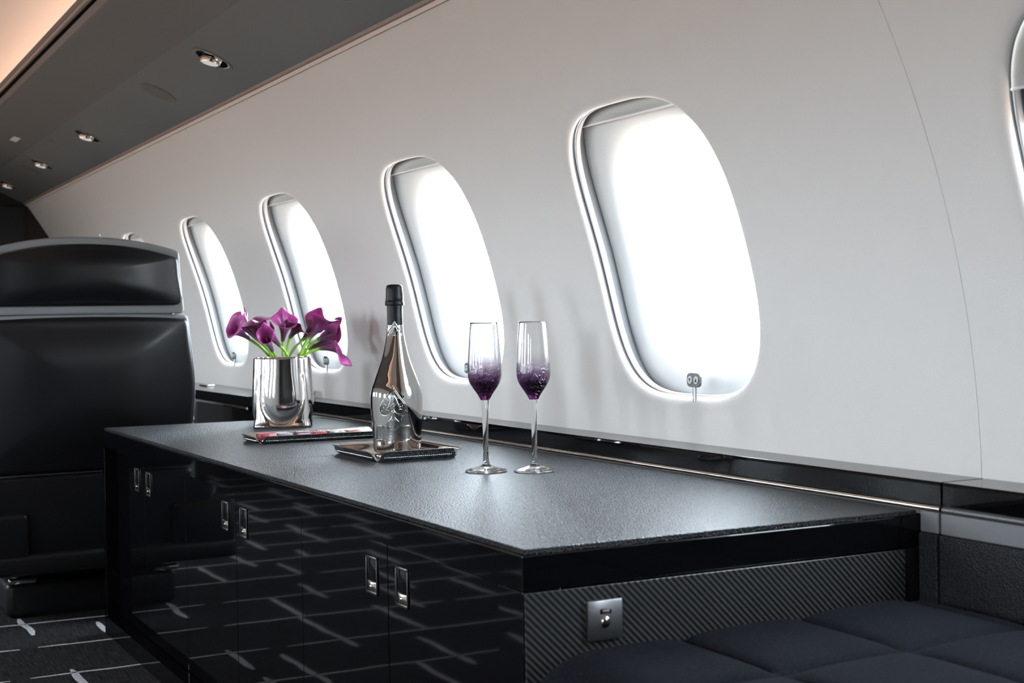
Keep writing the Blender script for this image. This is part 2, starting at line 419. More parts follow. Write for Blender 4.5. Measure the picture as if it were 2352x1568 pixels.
# valances under the ceiling
YV0, YV1 = -1.6, 7.42
def extr(pts, y0, y1, mat, name, parent=None, smooth=None):
    b = bmesh.new(); loft(b, [[(a, y0, c_) for a, c_ in pts], [(a, y1, c_) for a, c_ in pts]], True, True, True)
    bmesh.ops.recalc_face_normals(b, faces=b.faces)
    return obj(name, b, mat, parent, smooth)
for side, nm, lab in ((1, 'trim_2', 'grey valance running along the top of the window wall'), (-1, 'trim_3', None)):
    def X(a): return a if side > 0 else .5 - a
    pv = [(1.128, .616), (.929, .7095), (.93, .719), (1.128, .632)]
    low = extr([(X(a), c_) for a, c_ in pv], YV0, YV1, val_low, nm); struct(low, lab)
    up_ = [(.9285, .7097), (.731, .769), (.731, .780), (.93, .722)]
    extr([(X(a), c_) for a, c_ in up_], YV0, YV1, val_up, 'upper_panel', low)
    lip = [(.731, .769), (.7265, .773), (.7265, .797), (.731, .799)]
    extr([(X(a), c_) for a, c_ in lip], YV0, YV1, val_up, 'lower_lip', low)
    st = [(.731, .799), (.723, .800), (.7205, .805), (.7215, .816), (.7235, .827), (.731, .829)]
    extr([(X(a), c_) for a, c_ in st], YV0, YV1, gloss, 'gloss_strip', low, 60)
    li2 = [(.731, .829), (.7245, .830), (.7255, .848), (.745, .852), (.745, .829)]
    extr([(X(a), c_) for a, c_ in li2], YV0, YV1, val_up, 'upper_lip', low)
    li3 = [(.745, .80), (.745, .785), (.90, .785), (.90, .79), (.75, .79)]
    jt = [(1.128, .616), (1.1305, .6095), (1.15, .6095), (1.15, .625), (1.128, .622)]
    extr([(X(a), c_) for a, c_ in jt], YV0, YV1, joint, 'joint_strip', low)

# floor with drawn strokes
bm = bmesh.new()
vs = [bm.verts.new(p) for p in ((-1.1, -1.6, -ZO), (1.5, -1.6, -ZO), (1.5, 7.43, -ZO), (-1.1, 7.43, -ZO))]; bm.faces.new(vs)
def stroke(p0, p1, wd, seed):
    p0, p1 = Vector((*p0, 0)), Vector((*p1, 0)); d = (p1 - p0); Ln = d.length; d.normalize(); nrm = Vector((-d.y, d.x, 0))
    n = max(6, int(Ln / .02)); rl, rr_ = [], []
    for i in range(n + 1):
        t = i / n; c = p0 + d * Ln * t + nrm * .008 * mnoise.noise(Vector((t * Ln * 9, seed * 7.3, 0)))
        wv_ = wd * (.85 + .22 * mnoise.noise(Vector((t * Ln * 14, seed * 3.1, 5)))) * min(1, .45 + 12 * min(t, 1 - t) * Ln)
        rl.append(c + nrm * wv_ / 2); rr_.append(c - nrm * wv_ / 2)
    zt = -ZO + .0012
    loft(bm, [[(a.x, a.y, -ZO), (a.x, a.y, zt), (b.x, b.y, zt), (b.x, b.y, -ZO)] for a, b in zip(rl, rr_)], closed=False, mi=1)
rows = [4.02 - .315 * k for k in range(-10, 18)]
sd = 0
for y in rows:
    x = -1.05 + random.uniform(0, .2)
    while x < .95:
        ln = random.uniform(.45, 1.0); x1 = min(x + ln, 1.0); sd += 1
        stroke((x, y + random.uniform(-.008, .008)), (x1, y + random.uniform(-.008, .008)), .010, sd); x = x1 + random.uniform(.03, .12)
for j, y in enumerate(rows):
    x = -1.0 + (.14 if j % 2 else 0) + random.uniform(-.03, .03)
    while x < .9:
        if abs(y - 4.02) < .4 or abs(y - 3.39) < .1:
            if x > .4: break
        sd += 1; xo = x + random.uniform(-.03, .03)
        y0 = y - random.choice((0, 0, .06, .10)); y1 = y + random.choice((.16, .24, .315, .315, .36))
        stroke((xo, y0), (xo + random.uniform(-.008, .008), y1), .019, sd); x += random.uniform(.20, .40)
stroke((.592, 3.86), (.589, 4.10), .020, 901); stroke((.77, 3.78), (.767, 3.945), .020, 902); stroke((.607, 3.20), (.606, 3.43), .020, 903)
struct(obj('floor', bm, [carpet, carpet_line]))
# bulkheads
bm = B(-1.1, 1.5, 7.43, 7.47, -ZO, 1.1); struct(obj('wall_front', bm, bulk))
bm = B(-1.1, 1.5, -1.04, -1.00, -ZO, 1.1); struct(obj('wall_back', bm, bulk))
o = thing('partition_panel', (1.0, 7.40, -ZO), 'tall black partition panel against the far bulkhead', 'panel')
obj('panel', B(.45, 1.128, 7.385, 7.42, -ZO + .001, .598, bev=.004), blackm, o, 30)

# ------------------------------------------------------------------ side ledge and lower side wall
def ledge(name, x0, y0, y1, zt=-.227, lab=None, strip=champ, seg_label=None):
    pts = [(x0 + .003, zt), (x0 + .0008, zt - .001), (x0, zt - .004), (x0, zt - .030), (x0 + .004, zt - .031), (1.449, zt - .031), (1.449, zt)]
    o = extr(pts, y0, y1, gloss, name, None, 12); struct(o, lab)
    obj('ledge_top', B(x0 + .0012, 1.4485, y0 + .0005, y1 - .0005, zt - .0001, zt + .0009, bev=.0004), gloss2, o, 12)
    p2 = [(x0 + .003, zt - .0312), (x0 - .0015, zt - .0325), (x0 - .003, zt - .0355), (x0 - .0015, zt - .0385), (x0 + .004, zt - .0395)]
    extr(p2, y0 + .001, y1, strip, 'metal_strip', o, 60)
    return o
ledge('trim_4', 1.37, 1.4085, 4.235, lab='black gloss ledge behind the worktop')
ledge('trim_5', 1.37, -1.5, 1.4045, lab='black gloss ledge beside the bench seat', strip=darkmet)
ledge('trim_6', 1.288, 4.24, 7.38, zt=-.226, lab='wider black gloss ledge beyond the chair', strip=greyleather)
def sidepanel(name, y0, y1, lab):
    o = obj(name, B(1.3655, 1.40, y0, y1, -.295, -.2668, bev=.002), greyleather, None, 30); struct(o, lab)
    obj('leather_panel', B(1.362, 1.40, y0, y1, -.80, -.2955, bev=.002), sidel, o, 30)
sidepanel('trim_7', 1.4085, 1.4425, 'grey and black leather wall panel by the cabinet end')
sidepanel('trim_8', -1.5, 1.4045, 'grey and black leather wall panel behind the bench seat')
o = obj('trim_9', B(1.31, 1.40, 4.24, 7.38, -.80, -.2665, bev=.004), blackm, None, 30); struct(o, 'dark side console below the far ledge')
# small bright fittings on the ledge
for y, lab in ((4.075, 'small round chrome knob on the ledge, nearer the vase'), (4.03, 'small round chrome knob on the ledge, nearer the bottle')):
    b = bmesh.new(); lathe(b, [(.011, -.2268), (.012, -.2255), (.0085, -.222), (.0075, -.214), (.011, -.211), (.0115, -.205), (.009, -.2035)], 1.425, y, 24, True, True)
    tag(obj('ledge_fitting', b, chrome, None, 40), lab, 'knob', 'chrome knobs on the ledge')
b = bmesh.new(); box(b, 1.38, 1.41, 5.02, 5.13, -.2255, -.219, bev=.0028, seg=3); tag(obj('chrome_latch_plate', b, chrome, None, 40), 'small chrome plate on the far ledge beside the chair', 'plate')

# ------------------------------------------------------------------ cabinets
TOP = -.267; XF = .76; XD = .792; XB = 1.366
def latch(parent, y):
    b = bmesh.new(); x = XD
    y0, y1, z0, z1 = y - .0225, y + .0225, -.4095, -.3525
    fw = .0042
    for a in ((y0, y1, z1 - fw, z1), (y0, y1, z0, z0 + fw), (y0, y0 + fw, z0, z1), (y1 - fw, y1, z0, z1)):
        box(b, x - .0024, x - .0001, a[0], a[1], a[2], a[3], bev=.0008)
    l = obj('latch', b, engr, parent, 40)
    b = bmesh.new(); box(b, x - .0012, x - .0002, y0 + fw, y1 - fw, z0 + fw + .016, z1 - fw, bev=.0003); obj('latch_flap', b, gloss, l, 40)
    b = bmesh.new()   # finger scoop
    rings = []
    for k in range(9):
        t = k / 8; zz = z0 + fw + .0155 * t; dp = .0015 + .006 * sin(PI * t) ** .8
        rings.append([(x - .0001 - .0009 + (0 if q in (0, 8) else .0) - (.0022 * sin(PI * q / 8) * sin(PI * t)), y0 + fw + (y1 - y0 - 2*fw) * q / 8, zz) for q in range(9)])
    loft(b, rings, closed=False)
    ext = bmesh.ops.extrude_face_region(b, geom=b.faces[:]); bmesh.ops.translate(b, verts=[v for v in ext['geom'] if isinstance(v, bmesh.types.BMVert)], vec=(.0008, 0, 0))
    obj('finger_pull', b, champ, l, 0)
    b = bmesh.new(); bmesh.ops.create_uvsphere(b, u_segments=16, v_segments=10, radius=.0030); bmesh.ops.translate(b, verts=b.verts, vec=(x - .0016, y, z0 + fw + .008)); obj('catch', b, chrome, l, 0)
units = [(3.0730, 3.79, 3.458, (3.53, 3.41), 'black gloss double-door cabinet next to the leather chair'),
         (2.3090, 3.0730, 2.695, (2.762, 2.64), 'black gloss double-door cabinet in the middle of the row'),
         (1.443, 2.3090, 1.927, (1.987, 1.872), 'black gloss double-door cabinet nearest the bench, with carbon fibre end')]
ZB = -.757; ZD = -.3155
for k, (y0, y1, g, ls, lab) in enumerate(units):
    c = thing('cabinet', ((XF + XB) / 2, (y0 + y1) / 2, -ZO), lab, 'cabinet', 'gloss cabinets under the worktop')
    last = k == 2; first = k == 0
    ya = y0 + (.065 if last else 0); yb = y1 - (.030 if first else 0)
    obj('carcass', B(XD + .019, XB, y0 + (.004 if last else 0), y1, ZB - .001, -.318), blackm, c, 30)
    for (a, b_) in ((g + .0015, yb - .001), (ya + .001, g - .0015)):
        yy = ls[0] if a > g else ls[1]
        d = obj('door', B(XD, XD + .0185, a, b_, ZB + .002, ZD - .003, bev=.0005), gloss, c, 30)
        latch(d, yy)
    if first: obj('stile', B(XF, XD + .0185, y1 - .029, y1, ZB, ZD, bev=.001), gloss, c, 30)
    if last: obj('stile', B(XF, XD + .0185, y0, ya - .001, ZB, ZD, bev=.001), gloss, c, 30)
    obj('plinth', B(XF - .001, XB, y0, y1, -ZO + .0015, ZB - .001), gloss, c, 30)
    if last:
        obj('end_panel', B(XF + .0015, XB - .030, y0 - .0035, y0 - .0002, -.80, ZD - .001, bev=.0006), carbon, c, 30, label='carbon fibre end panel')
        b = bmesh.new(); box(b, .842, .889, 1.4345, 1.4392, -.3805, -.3335, bev=.0012)
        p = obj('latch_plate', b, brushed, c, 40)
        b = bmesh.new(); box(b, .858, .873, 1.4336, 1.4350, -.3495, -.3435, bev=.0006); obj('slot', b, gloss, p, 40)
        b = bmesh.new(); box(b, .8605, .8705, 1.4330, 1.4338, -.3485, -.3450, bev=.0003); obj('slide', b, brushed, p, 40)
        b = bmesh.new(); bmesh.ops.create_uvsphere(b, u_segments=24, v_segments=14, radius=.0062); bmesh.ops.scale(b, vec=(1, .5, 1.15), verts=b.verts); bmesh.ops.translate(b, verts=b.verts, vec=(.8652, 1.4338, -.3590)); obj('push_button', b, champ, p, 0)
wt = thing('worktop', ((XF + XB) / 2, 2.62, ZD), 'long worktop in black pebbled leather with gloss black edge', 'worktop')
obj('edge_frame', B(XF, XB + .001, 1.443, 3.79, ZD + .0005, TOP - .0065, bev=.0012), gloss, wt, 30)
for a, b_ in ((1.4495, 2.6818), (2.6830, 3.7855)):
    obj('leather_inlay', B(XF + .0065, XB, a, b_, TOP - .0064, TOP, bev=.0010), tabl, wt, 30)

# ------------------------------------------------------------------ bench seat cushion
bm = bmesh.new()
x0, x1, y0, y1 = .752, 1.358, -.30, 1.430
nx, ny = 150, 330
sxs = [.77 - .175, .77, .945, 1.12, 1.295, 1.47]; sys_ = [1.205 + .195 - .195 * k for k in range(-1, 12)]
def topz(x, y):
    ex = min(x - x0, x1 - x) ; ey = min(y - y0, y1 - y)
    def sm(v, r): v = max(0, min(1, v / r)); return math.sqrt(max(0, 1 - (1 - v) ** 2))
    e = sm(ex, .07) * sm(ey, .05)
    dxm = min(abs(x - q) for q in sxs[2:5]); dym = min(abs(y - q) for q in sys_[2:])
    def seam(d): return 1 - math.exp(-(d / .0065) ** 1.3) * .66 - .34 * math.exp(-(d / .030) ** 2)
    s_ = seam(dxm) * seam(dym)
    return -.366 - .024 * max(0, 1.28 - x) - .060 * (1 - e) - .012 * (1 - s_)
rows_ = [[(x0 + (x1 - x0) * i / nx, y0 + (y1 - y0) * j / ny) for i in range(nx + 1)] for j in range(ny + 1)]
G = [[bm.verts.new((x, y, topz(x, y))) for x, y in r_] for r_ in rows_]
for j in range(ny):
    for i in range(nx): bm.faces.new((G[j][i], G[j][i+1], G[j+1][i+1], G[j+1][i]))
edge = [G[0][i] for i in range(nx + 1)] + [G[j][nx] for j in range(1, ny + 1)] + [G[ny][i] for i in range(nx - 1, -1, -1)] + [G[j][0] for j in range(ny - 1, 0, -1)]
lowr = [bm.verts.new((v.co.x, v.co.y, -.475)) for v in edge]
for i in range(len(edge)):
    j = (i + 1) % len(edge); bm.faces.new((edge[j], edge[i], lowr[i], lowr[j]))
bm.faces.new(lowr)
bench = thing('bench_seat', (1.05, .55, -ZO), 'low bench seat with square-quilted dark navy cushion beside the cabinet', 'bench')
obj('cushion', bm, cush, bench, 50)
obj('base', B(.80, 1.355, -.28, 1.43, -ZO + .0015, -.4755, bev=.006), blackm, bench, 30)

# ------------------------------------------------------------------ leather chair
ch = thing('leather_chair', (.775, 4.3, -ZO), 'large black leather chair seen from behind, left of the flowers', 'chair')
def slab(outline, y_front, y_back, er, bulge, n_in=10, lean=0, zref=0):
    """rounded slab from a closed (x,z) outline; the -y face is bulged"""
    cx = sum(p[0] for p in outline) / len(outline); cz = sum(p[1] for p in outline) / len(outline)
    b = bmesh.new(); rings = []
    def P(p, ins, y):
        v = Vector((p[0] - cx, p[1] - cz)); l = v.length; q = max(0, 1 - ins / l)
        z = cz + v.y * q
        return (cx + v.x * q, y + lean * (z - zref), z)
    rings.append([P(p, er, y_back) for p in outline]); rings.append([P(p, 0, y_back - er * .8) for p in outline])
    for k in range(7):
        a = PI / 2 * k / 6; rings.append([P(p, er * (1 - cos(a)), y_front + er * (1 - sin(a))) for p in outline])
    hx = max(abs(p[0] - cx) for p in outline); hz0 = max(p[1] - cz for p in outline); hz1 = max(cz - p[1] for p in outline)
    n_in = n_in * 2
    for k in range(1, n_in + 1):
        t = k / n_in
        ring = []
        for p in outline:
            v = Vector((p[0] - cx, p[1] - cz)); l = v.length; q = (1 - er / l) * (1 - t * .999)
            z = cz + v.y * q; u = min(1, abs(v.x * q) / hx); w_ = min(1, abs(v.y * q) / (hz0 if v.y > 0 else hz1))
            ring.append((cx + v.x * q, y_front - bulge * (1 - u ** 4) * (1 - w_ ** 4) * (1 - (1 - t) ** 3) + lean * (z - zref), z))
        rings.append(ring)
    loft(b, rings, True, True, True); return b
def outline_back(cx, ztop, zc, zbot, hw_top, hw_bot, rt, rb, arch=.03):
    """arched top, near-straight sides"""
    pts = []
    n = 14
    for k in range(n + 1):      # top from right to left
        t = k / n; x = hw_top * (1 - 2 * t) * .96; pts.append((cx + x, ztop - arch * abs(1 - 2*t) ** 2.2))
    L_ = [(cx - hw_top * .99, ztop - arch - .005), (cx - hw_top, ztop - arch - .018)]
    Rr = [(-(a - cx) + cx, b) for a, b in L_][::-1]
    side_l = [(cx - hw_top + (hw_top - hw_bot) * t, ztop - arch - .035 + (zbot + rb - (ztop - arch - .035)) * t) for t in [.2, .4, .6, .8, 1]]
    bl = [(cx - hw_bot + rb * (1 - cos(a)), zbot + rb * (1 - sin(a))) for a in [PI/8, PI/4, 3*PI/8, PI/2]]
    br = [(2 * cx - a, b) for a, b in bl][::-1]
    side_r = [(2 * cx - a, b) for a, b in side_l][::-1]
    bot = [(cx - (hw_bot - rb) * (1 - 2 * t), zbot) for t in [.25, .5, .75]]
    allp = pts + L_ + side_l + bl + bot + br + side_r + Rr
    # densify
    out = []
    m = len(allp)
    for i in range(m):
        a, b = allp[i], allp[(i+1) % m]; out.append(a); out.append(((a[0]+b[0])/2, (a[1]+b[1])/2))
    return out
CX = .757; LEAN = .10
# grey surround, then the black leather pads on it
rim = outline_back(CX, .240, 0, .030, .256, .270, .05, .012, .034)
obj('headrest_surround', slab(rim, 3.955, 4.10, .008, -.001, lean=-LEAN, zref=0), greyleather, ch, 45, label='grey leather edge of the headrest')
pad = outline_back(CX, .220, 0, .053, .249, .262, .05, .022, .034)
obj('headrest', slab(pad, 3.93, 3.97, .016, .028, lean=-LEAN), seatl, ch, 60)
rim2 = outline_back(CX, .037, 0, -.52, .283, .300, .05, .06, .010)
rim2 = [(x + (.018 * math.exp(-((z + .16) / .13) ** 2)) * (1 if x > CX else -1) * (abs(x - CX) > .2), z) for x, z in rim2]
obj('back_surround', slab(rim2, 3.965, 4.13, .010, -.001, lean=-LEAN), greyleather, ch, 45, label='grey leather edge of the backrest')
pad2 = outline_back(CX, .024, 0, -.398, .277, .292, .05, .012, .008)
pad2 = [(x + (.018 * math.exp(-((z + .16) / .13) ** 2)) * (1 if x > CX else -1) * (abs(x - CX) > .2), z) for x, z in pad2]
obj('backrest', slab(pad2, 3.935, 3.98, .022, .036, lean=-LEAN), seatl, ch, 60)
obj('lower_back', slab(outline_back(CX, -.402, 0, -.63, .285, .27, .03, .03, .003), 3.975, 4.06, .014, .006, lean=-LEAN * .4, zref=-.4), seatl, ch, 60)
obj('seat_cushion', B(.52, 1.04, 4.10, 4.72, -.42, -.30, bev=.035, seg=5), seatl, ch, 0)
for s_ in (-1, 1):
    xx = CX + (.30 if s_ > 0 else -.245)
    obj('armrest', B(xx - .035, xx + .035, 4.06, 4.62, -.62, -.20, bev=.028, seg=5), seatl, ch, 0)
b = bmesh.new(); tube(b, bez([(1.062, 4.06, -.310), (1.068, 4.06, -.275), (1.058, 4.06, -.238)], 6), [.015 * (1 - t/13) ** .5 for t in range(13)], 16); obj('arm_fitting', b, chrome, ch, 0)
obj('pedestal', B(.575, .98, 4.12, 4.62, -.712, -.640, bev=.030, seg=5), seatl, ch, 0)
obj('side_column', B(.42, .598, 3.955, 4.10, -.655, -.498, bev=.014, seg=4), seatl, ch, 0)
obj('foot_rail', B(.42, .965, 3.952, 4.10, -.664, -.610, bev=.012, seg=4), seatl, ch, 0)
obj('base', B(.557, 1.0, 4.10, 4.64, -ZO + .001, -.705, bev=.020, seg=5), seatl, ch, 0)
b = bmesh.new(); box(b, .558, .632, 4.062, 4.090, -.7035, -.686, bev=.0065, seg=4); obj('release_lever', b, chrome, ch, 40, label='chrome release lever')

# ------------------------------------------------------------------ downlights and speaker on the valance
def vplane(X): return .616 + .47 * (1.128 - X)
U = Vector((1, 0, -.47)).normalized(); NN = Vector((-.47, 0, -1)).normalized()    # across, and out of the panel (down)
def disc_frame(y, X=1.01):
    c = Vector((X, y, vplane(X))) + NN * .0006
    return c
def ringp(c, r, off, n=40): return [c + U * r * cos(2*PI*i/n) + Vector((0, 1, 0)) * r * sin(2*PI*i/n) + NN * off for i in range(n)]
names = ['chrome recessed spotlight in the grey valance at the top edge of the picture', 'large chrome recessed spotlight before the round speaker cover', 'chrome recessed spotlight in the valance after the round speaker cover',
         'small chrome spotlight, second from the far end of the valance', 'chrome spotlight at the far end of the valance']
for y, lab in zip((2.70, 3.561, 5.169, 6.122, 7.066), names):
    c = disc_frame(y)
    t = thing('recessed_spotlight', c, lab, 'spotlight', 'spotlights in the grey valance')
    b = bmesh.new(); loft(b, [ringp(c, .054, 0), ringp(c, .053, .0022), ringp(c, .049, .0028), ringp(c, .046, .001), ringp(c, .045, .0002)], True, True, False); obj('rim', b, val_low, t, 0)
    b = bmesh.new(); loft(b, [ringp(c, .045, .0004), ringp(c, .043, .0015), ringp(c, .038, .0012), ringp(c, .030, .0007)], True, False, True); obj('reflector', b, chrome, t, 0)
    # tilted eyeball tube standing out of the bowl
    ax = (NN + Vector((-.25, -.5, 0)) * .0 + Vector((.18, 0, 0))).normalized(); c2 = c + U * -.004 + NN * .001
    e1 = ax.cross(Vector((0, 1, 0))).normalized(); e2 = ax.cross(e1)
    def rp(r, off): return [c2 + e1 * r * cos(2*PI*i/32) + e2 * r * sin(2*PI*i/32) + ax * off for i in range(32)]
    b = bmesh.new(); loft(b, [rp(.026, .0005), rp(.0265, .010), rp(.025, .0125), rp(.0225, .012)], True, True, False); obj('lamp_ring', b, champ, t, 40)
    b = bmesh.new(); loft(b, [rp(.0222, .0118), rp(.0205, .0128), rp(.012, .0136)], True, True, True); obj('lens', b, lensm, t, 0)
for y, r_, X_, lab, nm, cat in ((4.13, .055, 1.01, 'flat round grey speaker cover in the valance between two spotlights', 'speaker_cover', 'speaker'), (6.36, .045, 1.006, 'small round grey cover near the far end of the valance', 'speaker_cover', 'speaker')):
    c = disc_frame(y, X_)
    b = bmesh.new(); loft(b, [ringp(c, r_, 0), ringp(c, r_, .0012), ringp(c, r_ * .97, .0018)], True, True, True); o = tag(obj(nm, b, val_up, None, 30), lab, cat, 'speaker covers in the valance')
for y, X_, lab in ((5.645, .955, 'narrow flush hatch cover in the valance near the third spotlight'), (6.68, .958, 'narrow flush hatch cover in the valance near its far end')):
    c = disc_frame(y, X_)
    b = bmesh.new(); q = [c + U * a + Vector((0, 1, 0)) * b_ for a, b_ in ((-.014, -.10), (.014, -.10), (.014, .10), (-.014, .10))]
    loft(b, [q, [p + NN * .0016 for p in q]], True, True, True); tag(obj('hatch_cover', b, val_low), lab, 'cover', 'hatch covers in the valance')
U2 = Vector((1, 0, -.3)).normalized(); N2 = Vector((-.3, 0, -1)).normalized()
c = Vector((.858, 5.80, .7097 + .3 * (.9285 - .858))) + N2 * .0006
b = bmesh.new(); q = [c + U2 * a + Vector((0, 1, 0)) * b_ for a, b_ in ((-.013, -.055), (.013, -.055), (.013, .055), (-.013, .055))]
loft(b, [q, [p + N2 * .002 for p in q]], True, True, True); tag(obj('indicator_plate', b, white), 'small pale square plate on the brown upper valance panel', 'plate')

# ------------------------------------------------------------------ silver trays
def tray(name, x0, x1, y0, y1, z, rise, out, lab, yrot=0):
    t = thing(name, ((x0 + x1) / 2, (y0 + y1) / 2, z), lab, 'tray')
    b = bmesh.new(); box(b, x0, x1, y0, y1, z + .0008, z + .0026, bev=.0006)
    rimm = []
    corners = [Vector((x0, y0, 0)), Vector((x1, y0, 0)), Vector((x1, y1, 0)), Vector((x0, y1, 0))]
    for s_ in range(4):
        a, c_ = corners[s_], corners[(s_ + 1) % 4]; d = (c_ - a); Ln = d.length; d.normalize(); o_ = Vector((d.y, -d.x, 0))
        n = 60; outer, inner = [], []
        for i in range(n + 1):
            u = i / n; e = min(u, 1 - u) * Ln; g = min(1, e / .020) ** .55 if e < .020 else 1
            # flap ends reach past the corner as they flare
            ext = (u - .5) * 2 * out * 1.05 * (1 if g > .0 else 0)
            row, row2 = [], []
            for k in range(9):
                w_ = k / 8 * g
                hgt = rise * (w_ ** 1.35); fl = out * (w_ ** .9) * (1.0 if w_ < .85 else 1 + .35 * (w_ - .85) / .15)
                p = a + d * (u * Ln + ext * w_ ** 1.5) + o_ * fl
                row.append((p.x, p.y, z + .0014 + hgt)); row2.append((p.x + o_.x * .0009, p.y + o_.y * .0009, z + .0014 + hgt - .0008))
            inner.append(row); outer.append(row2)
        rings = [i_ + o2[::-1] for i_, o2 in zip(inner, outer)]
        loft(b, rings, True, True, True)
    base = obj('tray_body', b, chrome, t, 35)
    for s_ in (0, 3):
        a, c_ = corners[s_], corners[(s_ + 1) % 4]; d = (c_ - a); Ln = d.length; d.normalize(); o_ = Vector((d.y, -d.x, 0))
        nb = int(Ln / .0042) * 6; i0, i1 = 14, nb - 14
        pts = [a + d * Ln * i / nb + o_ * (out * .42 + .0012) + Vector((0, 0, z + .0014 + rise * .30)) for i in range(i0, i1)]
        b = bmesh.new(); tube(b, pts, [.0004 + .0012 * abs(sin(PI * i / 6)) for i in range(i0, i1)], 8); obj('beading', b, chrome, t, 0)
    return t
tray('silver_tray', 1.014, 1.174, 2.505, 2.715, TOP, .019, .013, 'square silver tray with flared rims under the bottle')
tray('silver_tray', .952, 1.262, 3.035, 3.140, TOP, .016, .011, 'long narrow silver tray with flared rims holding sweets behind the bottle')
# sweets
def sweet(x, y, wx, wy, h, mats, lab, rot=0):
    t = thing('chocolate', (x, y, TOP + .0028), lab, 'chocolate', 'chocolates on the long silver tray')
    z0 = TOP + .0028
    def blob(x0_, x1_, h_, bev): 
        h_ *= 1.25; b = box(bmesh.new(), x - wx/2 + wx*x0_, x - wx/2 + wx*x1_, y - wy/2, y + wy/2, z0, z0 + h_, bev=bev, seg=4)
        bmesh.ops.rotate(b, cent=(x, y, 0), matrix=Matrix.Rotation(rot, 3, 'Z'), verts=b.verts); return b
    if len(mats) == 1: obj('body', blob(0, 1, h, .0035), choc[mats[0]], t, 0)
    else:
        obj('body', blob(0, .53, h, .003), choc[mats[0]], t, 0); obj('glaze', blob(.50, 1, h * .97, .003), choc[mats[1]], t, 0)
    b = bmesh.new(); pts = [(x + wx * .38 * (-1 + 2*q/12), y + wy * .25 * sin(q * 2.2), z0 + h * 1.25 + .0003) for q in range(13)]; pts = [((p[0]-x)*cos(rot)-(p[1]-y)*sin(rot)+x, (p[0]-x)*sin(rot)+(p[1]-y)*cos(rot)+y, p[2]) for p in pts]
    tube(b, bez(pts, 3), .0009, 6); obj('icing', b, choc['pink'] if mats[0] in ('crimson', 'red') else choc['ivory'], t, 0)
for a in ((.972, 3.056, .040, .028, .014, ('crimson', 'pink'), 'crimson and pink chocolate at the left end of the long tray', .05),
          (1.015, 3.066, .032, .028, .013, ('slate',), 'grey glazed chocolate with white icing, next to the pink one', -.06),
          (1.062, 3.062, .036, .027, .010, ('cocoa', 'plum'), 'dark brown and plum chocolate in the middle of the tray', .08),
          (1.100, 3.068, .030, .028, .012, ('red',), 'bright red chocolate right of the dark brown one', -.1),
          (1.145, 3.068, .032, .028, .011, ('slate', 'slate'), 'grey chocolate towards the right of the long tray', .05),
          (1.180, 3.066, .034, .028, .012, ('maroon',), 'maroon chocolate at the right, beside the bottle', .0),
          (.984, 3.106, .034, .026, .012, ('crimson',), 'crimson chocolate in the back row of the tray', .1),
          (1.026, 3.112, .032, .026, .011, ('ivory',), 'ivory chocolate in the back row of the tray', .0),
          (1.075, 3.108, .040, .026, .011, ('plum',), 'plum chocolate in the back row of the tray', .0),
          (1.125, 3.110, .034, .026, .011, ('cocoa',), 'dark chocolate in the back row, behind the red one', .0)):
    sweet(*a)

# ------------------------------------------------------------------ bottle
BX, BY, BZ = 1.115, 2.650, TOP + .0030
K = 1 / 3967
PR = [(150, 0), (172, 3), (185, 14), (189, 32), (192, 80), (197, 180), (203, 270), (208, 350), (209, 400), (208, 450), (203, 485), (194, 520), (180, 556), (162, 605), (141, 660), (118, 725), (101, 785), (85, 855), (74, 915), (68, 960), (64, 1000), (61, 1035), (60, 1175)]
PRm = [(r_ * K, h * K) for r_, h in PR]
prs = [(p.x, p.z) for p in bez([(a, 0, b) for a, b in PRm], 5)]
def brad(h):
    for (r0, h0), (r1, h1) in zip(prs, prs[1:]):
        if h <= h1: return r0 + (r1 - r0) * max(0, (h - h0)) / max(1e-6, h1 - h0)
    return prs[-1][0]
bt = thing('champagne_bottle', (BX, BY, BZ), 'mirror silver champagne bottle with black foil neck standing on the square tray', 'bottle')
b = bmesh.new(); lathe(b, [(.004, BZ + .010), (.022, BZ + .007), (.034, BZ + .0015)] + [(r_, BZ + h) for r_, h in prs], BX, BY, 96, True, True); obj('glass_body', b, bchrome, bt, 0)
# foil sleeve and cap hood, crumpled
def crump(r_, th, h, amp): return r_ * (1 + amp * mnoise.noise(Vector((cos(th) * 3, sin(th) * 3, h * 160))))
b = bmesh.new(); rings = []
for h in [1008 + 6 * q for q in range(30)]:
    rings.append([(BX + crump(62.5*K, 2*PI*i/64, h*K, .012 + .03 * max(0, (h-1120)/60)) * cos(2*PI*i/64), BY + crump(62.5*K, 2*PI*i/64, h*K, .012 + .03 * max(0, (h-1120)/60)) * sin(2*PI*i/64), BZ + h*K) for i in range(64)])
loft(b, rings, True, True, True); obj('neck_foil', b, foil, bt, 0)
b = bmesh.new(); rings = []
for r_, h in [(62, 1166), (73, 1168), (76, 1176), (75, 1204), (71, 1208), (72, 1212), (71, 1235), (69, 1270), (67, 1300), (65, 1318), (60, 1328), (50, 1334), (30, 1337), (8, 1338)]:
    rings.append([(BX + crump(r_*K, 2*PI*i/64, h*K, .06) * cos(2*PI*i/64), BY + crump(r_*K, 2*PI*i/64, h*K, .06) * sin(2*PI*i/64), BZ + h*K) for i in range(64)])
loft(b, rings, True, True, True); obj('cap_foil', b, foil, bt, 50)
FE = math.radians(-112.8 - 7.5)
def onb(u, h, off=.0, ang=FE, rfun=None):
    r_ = (rfun(h) if rfun else brad(h)); th = ang + u / r_
    return (BX + (r_ + off) * cos(th), BY + (r_ + off) * sin(th), BZ + h)
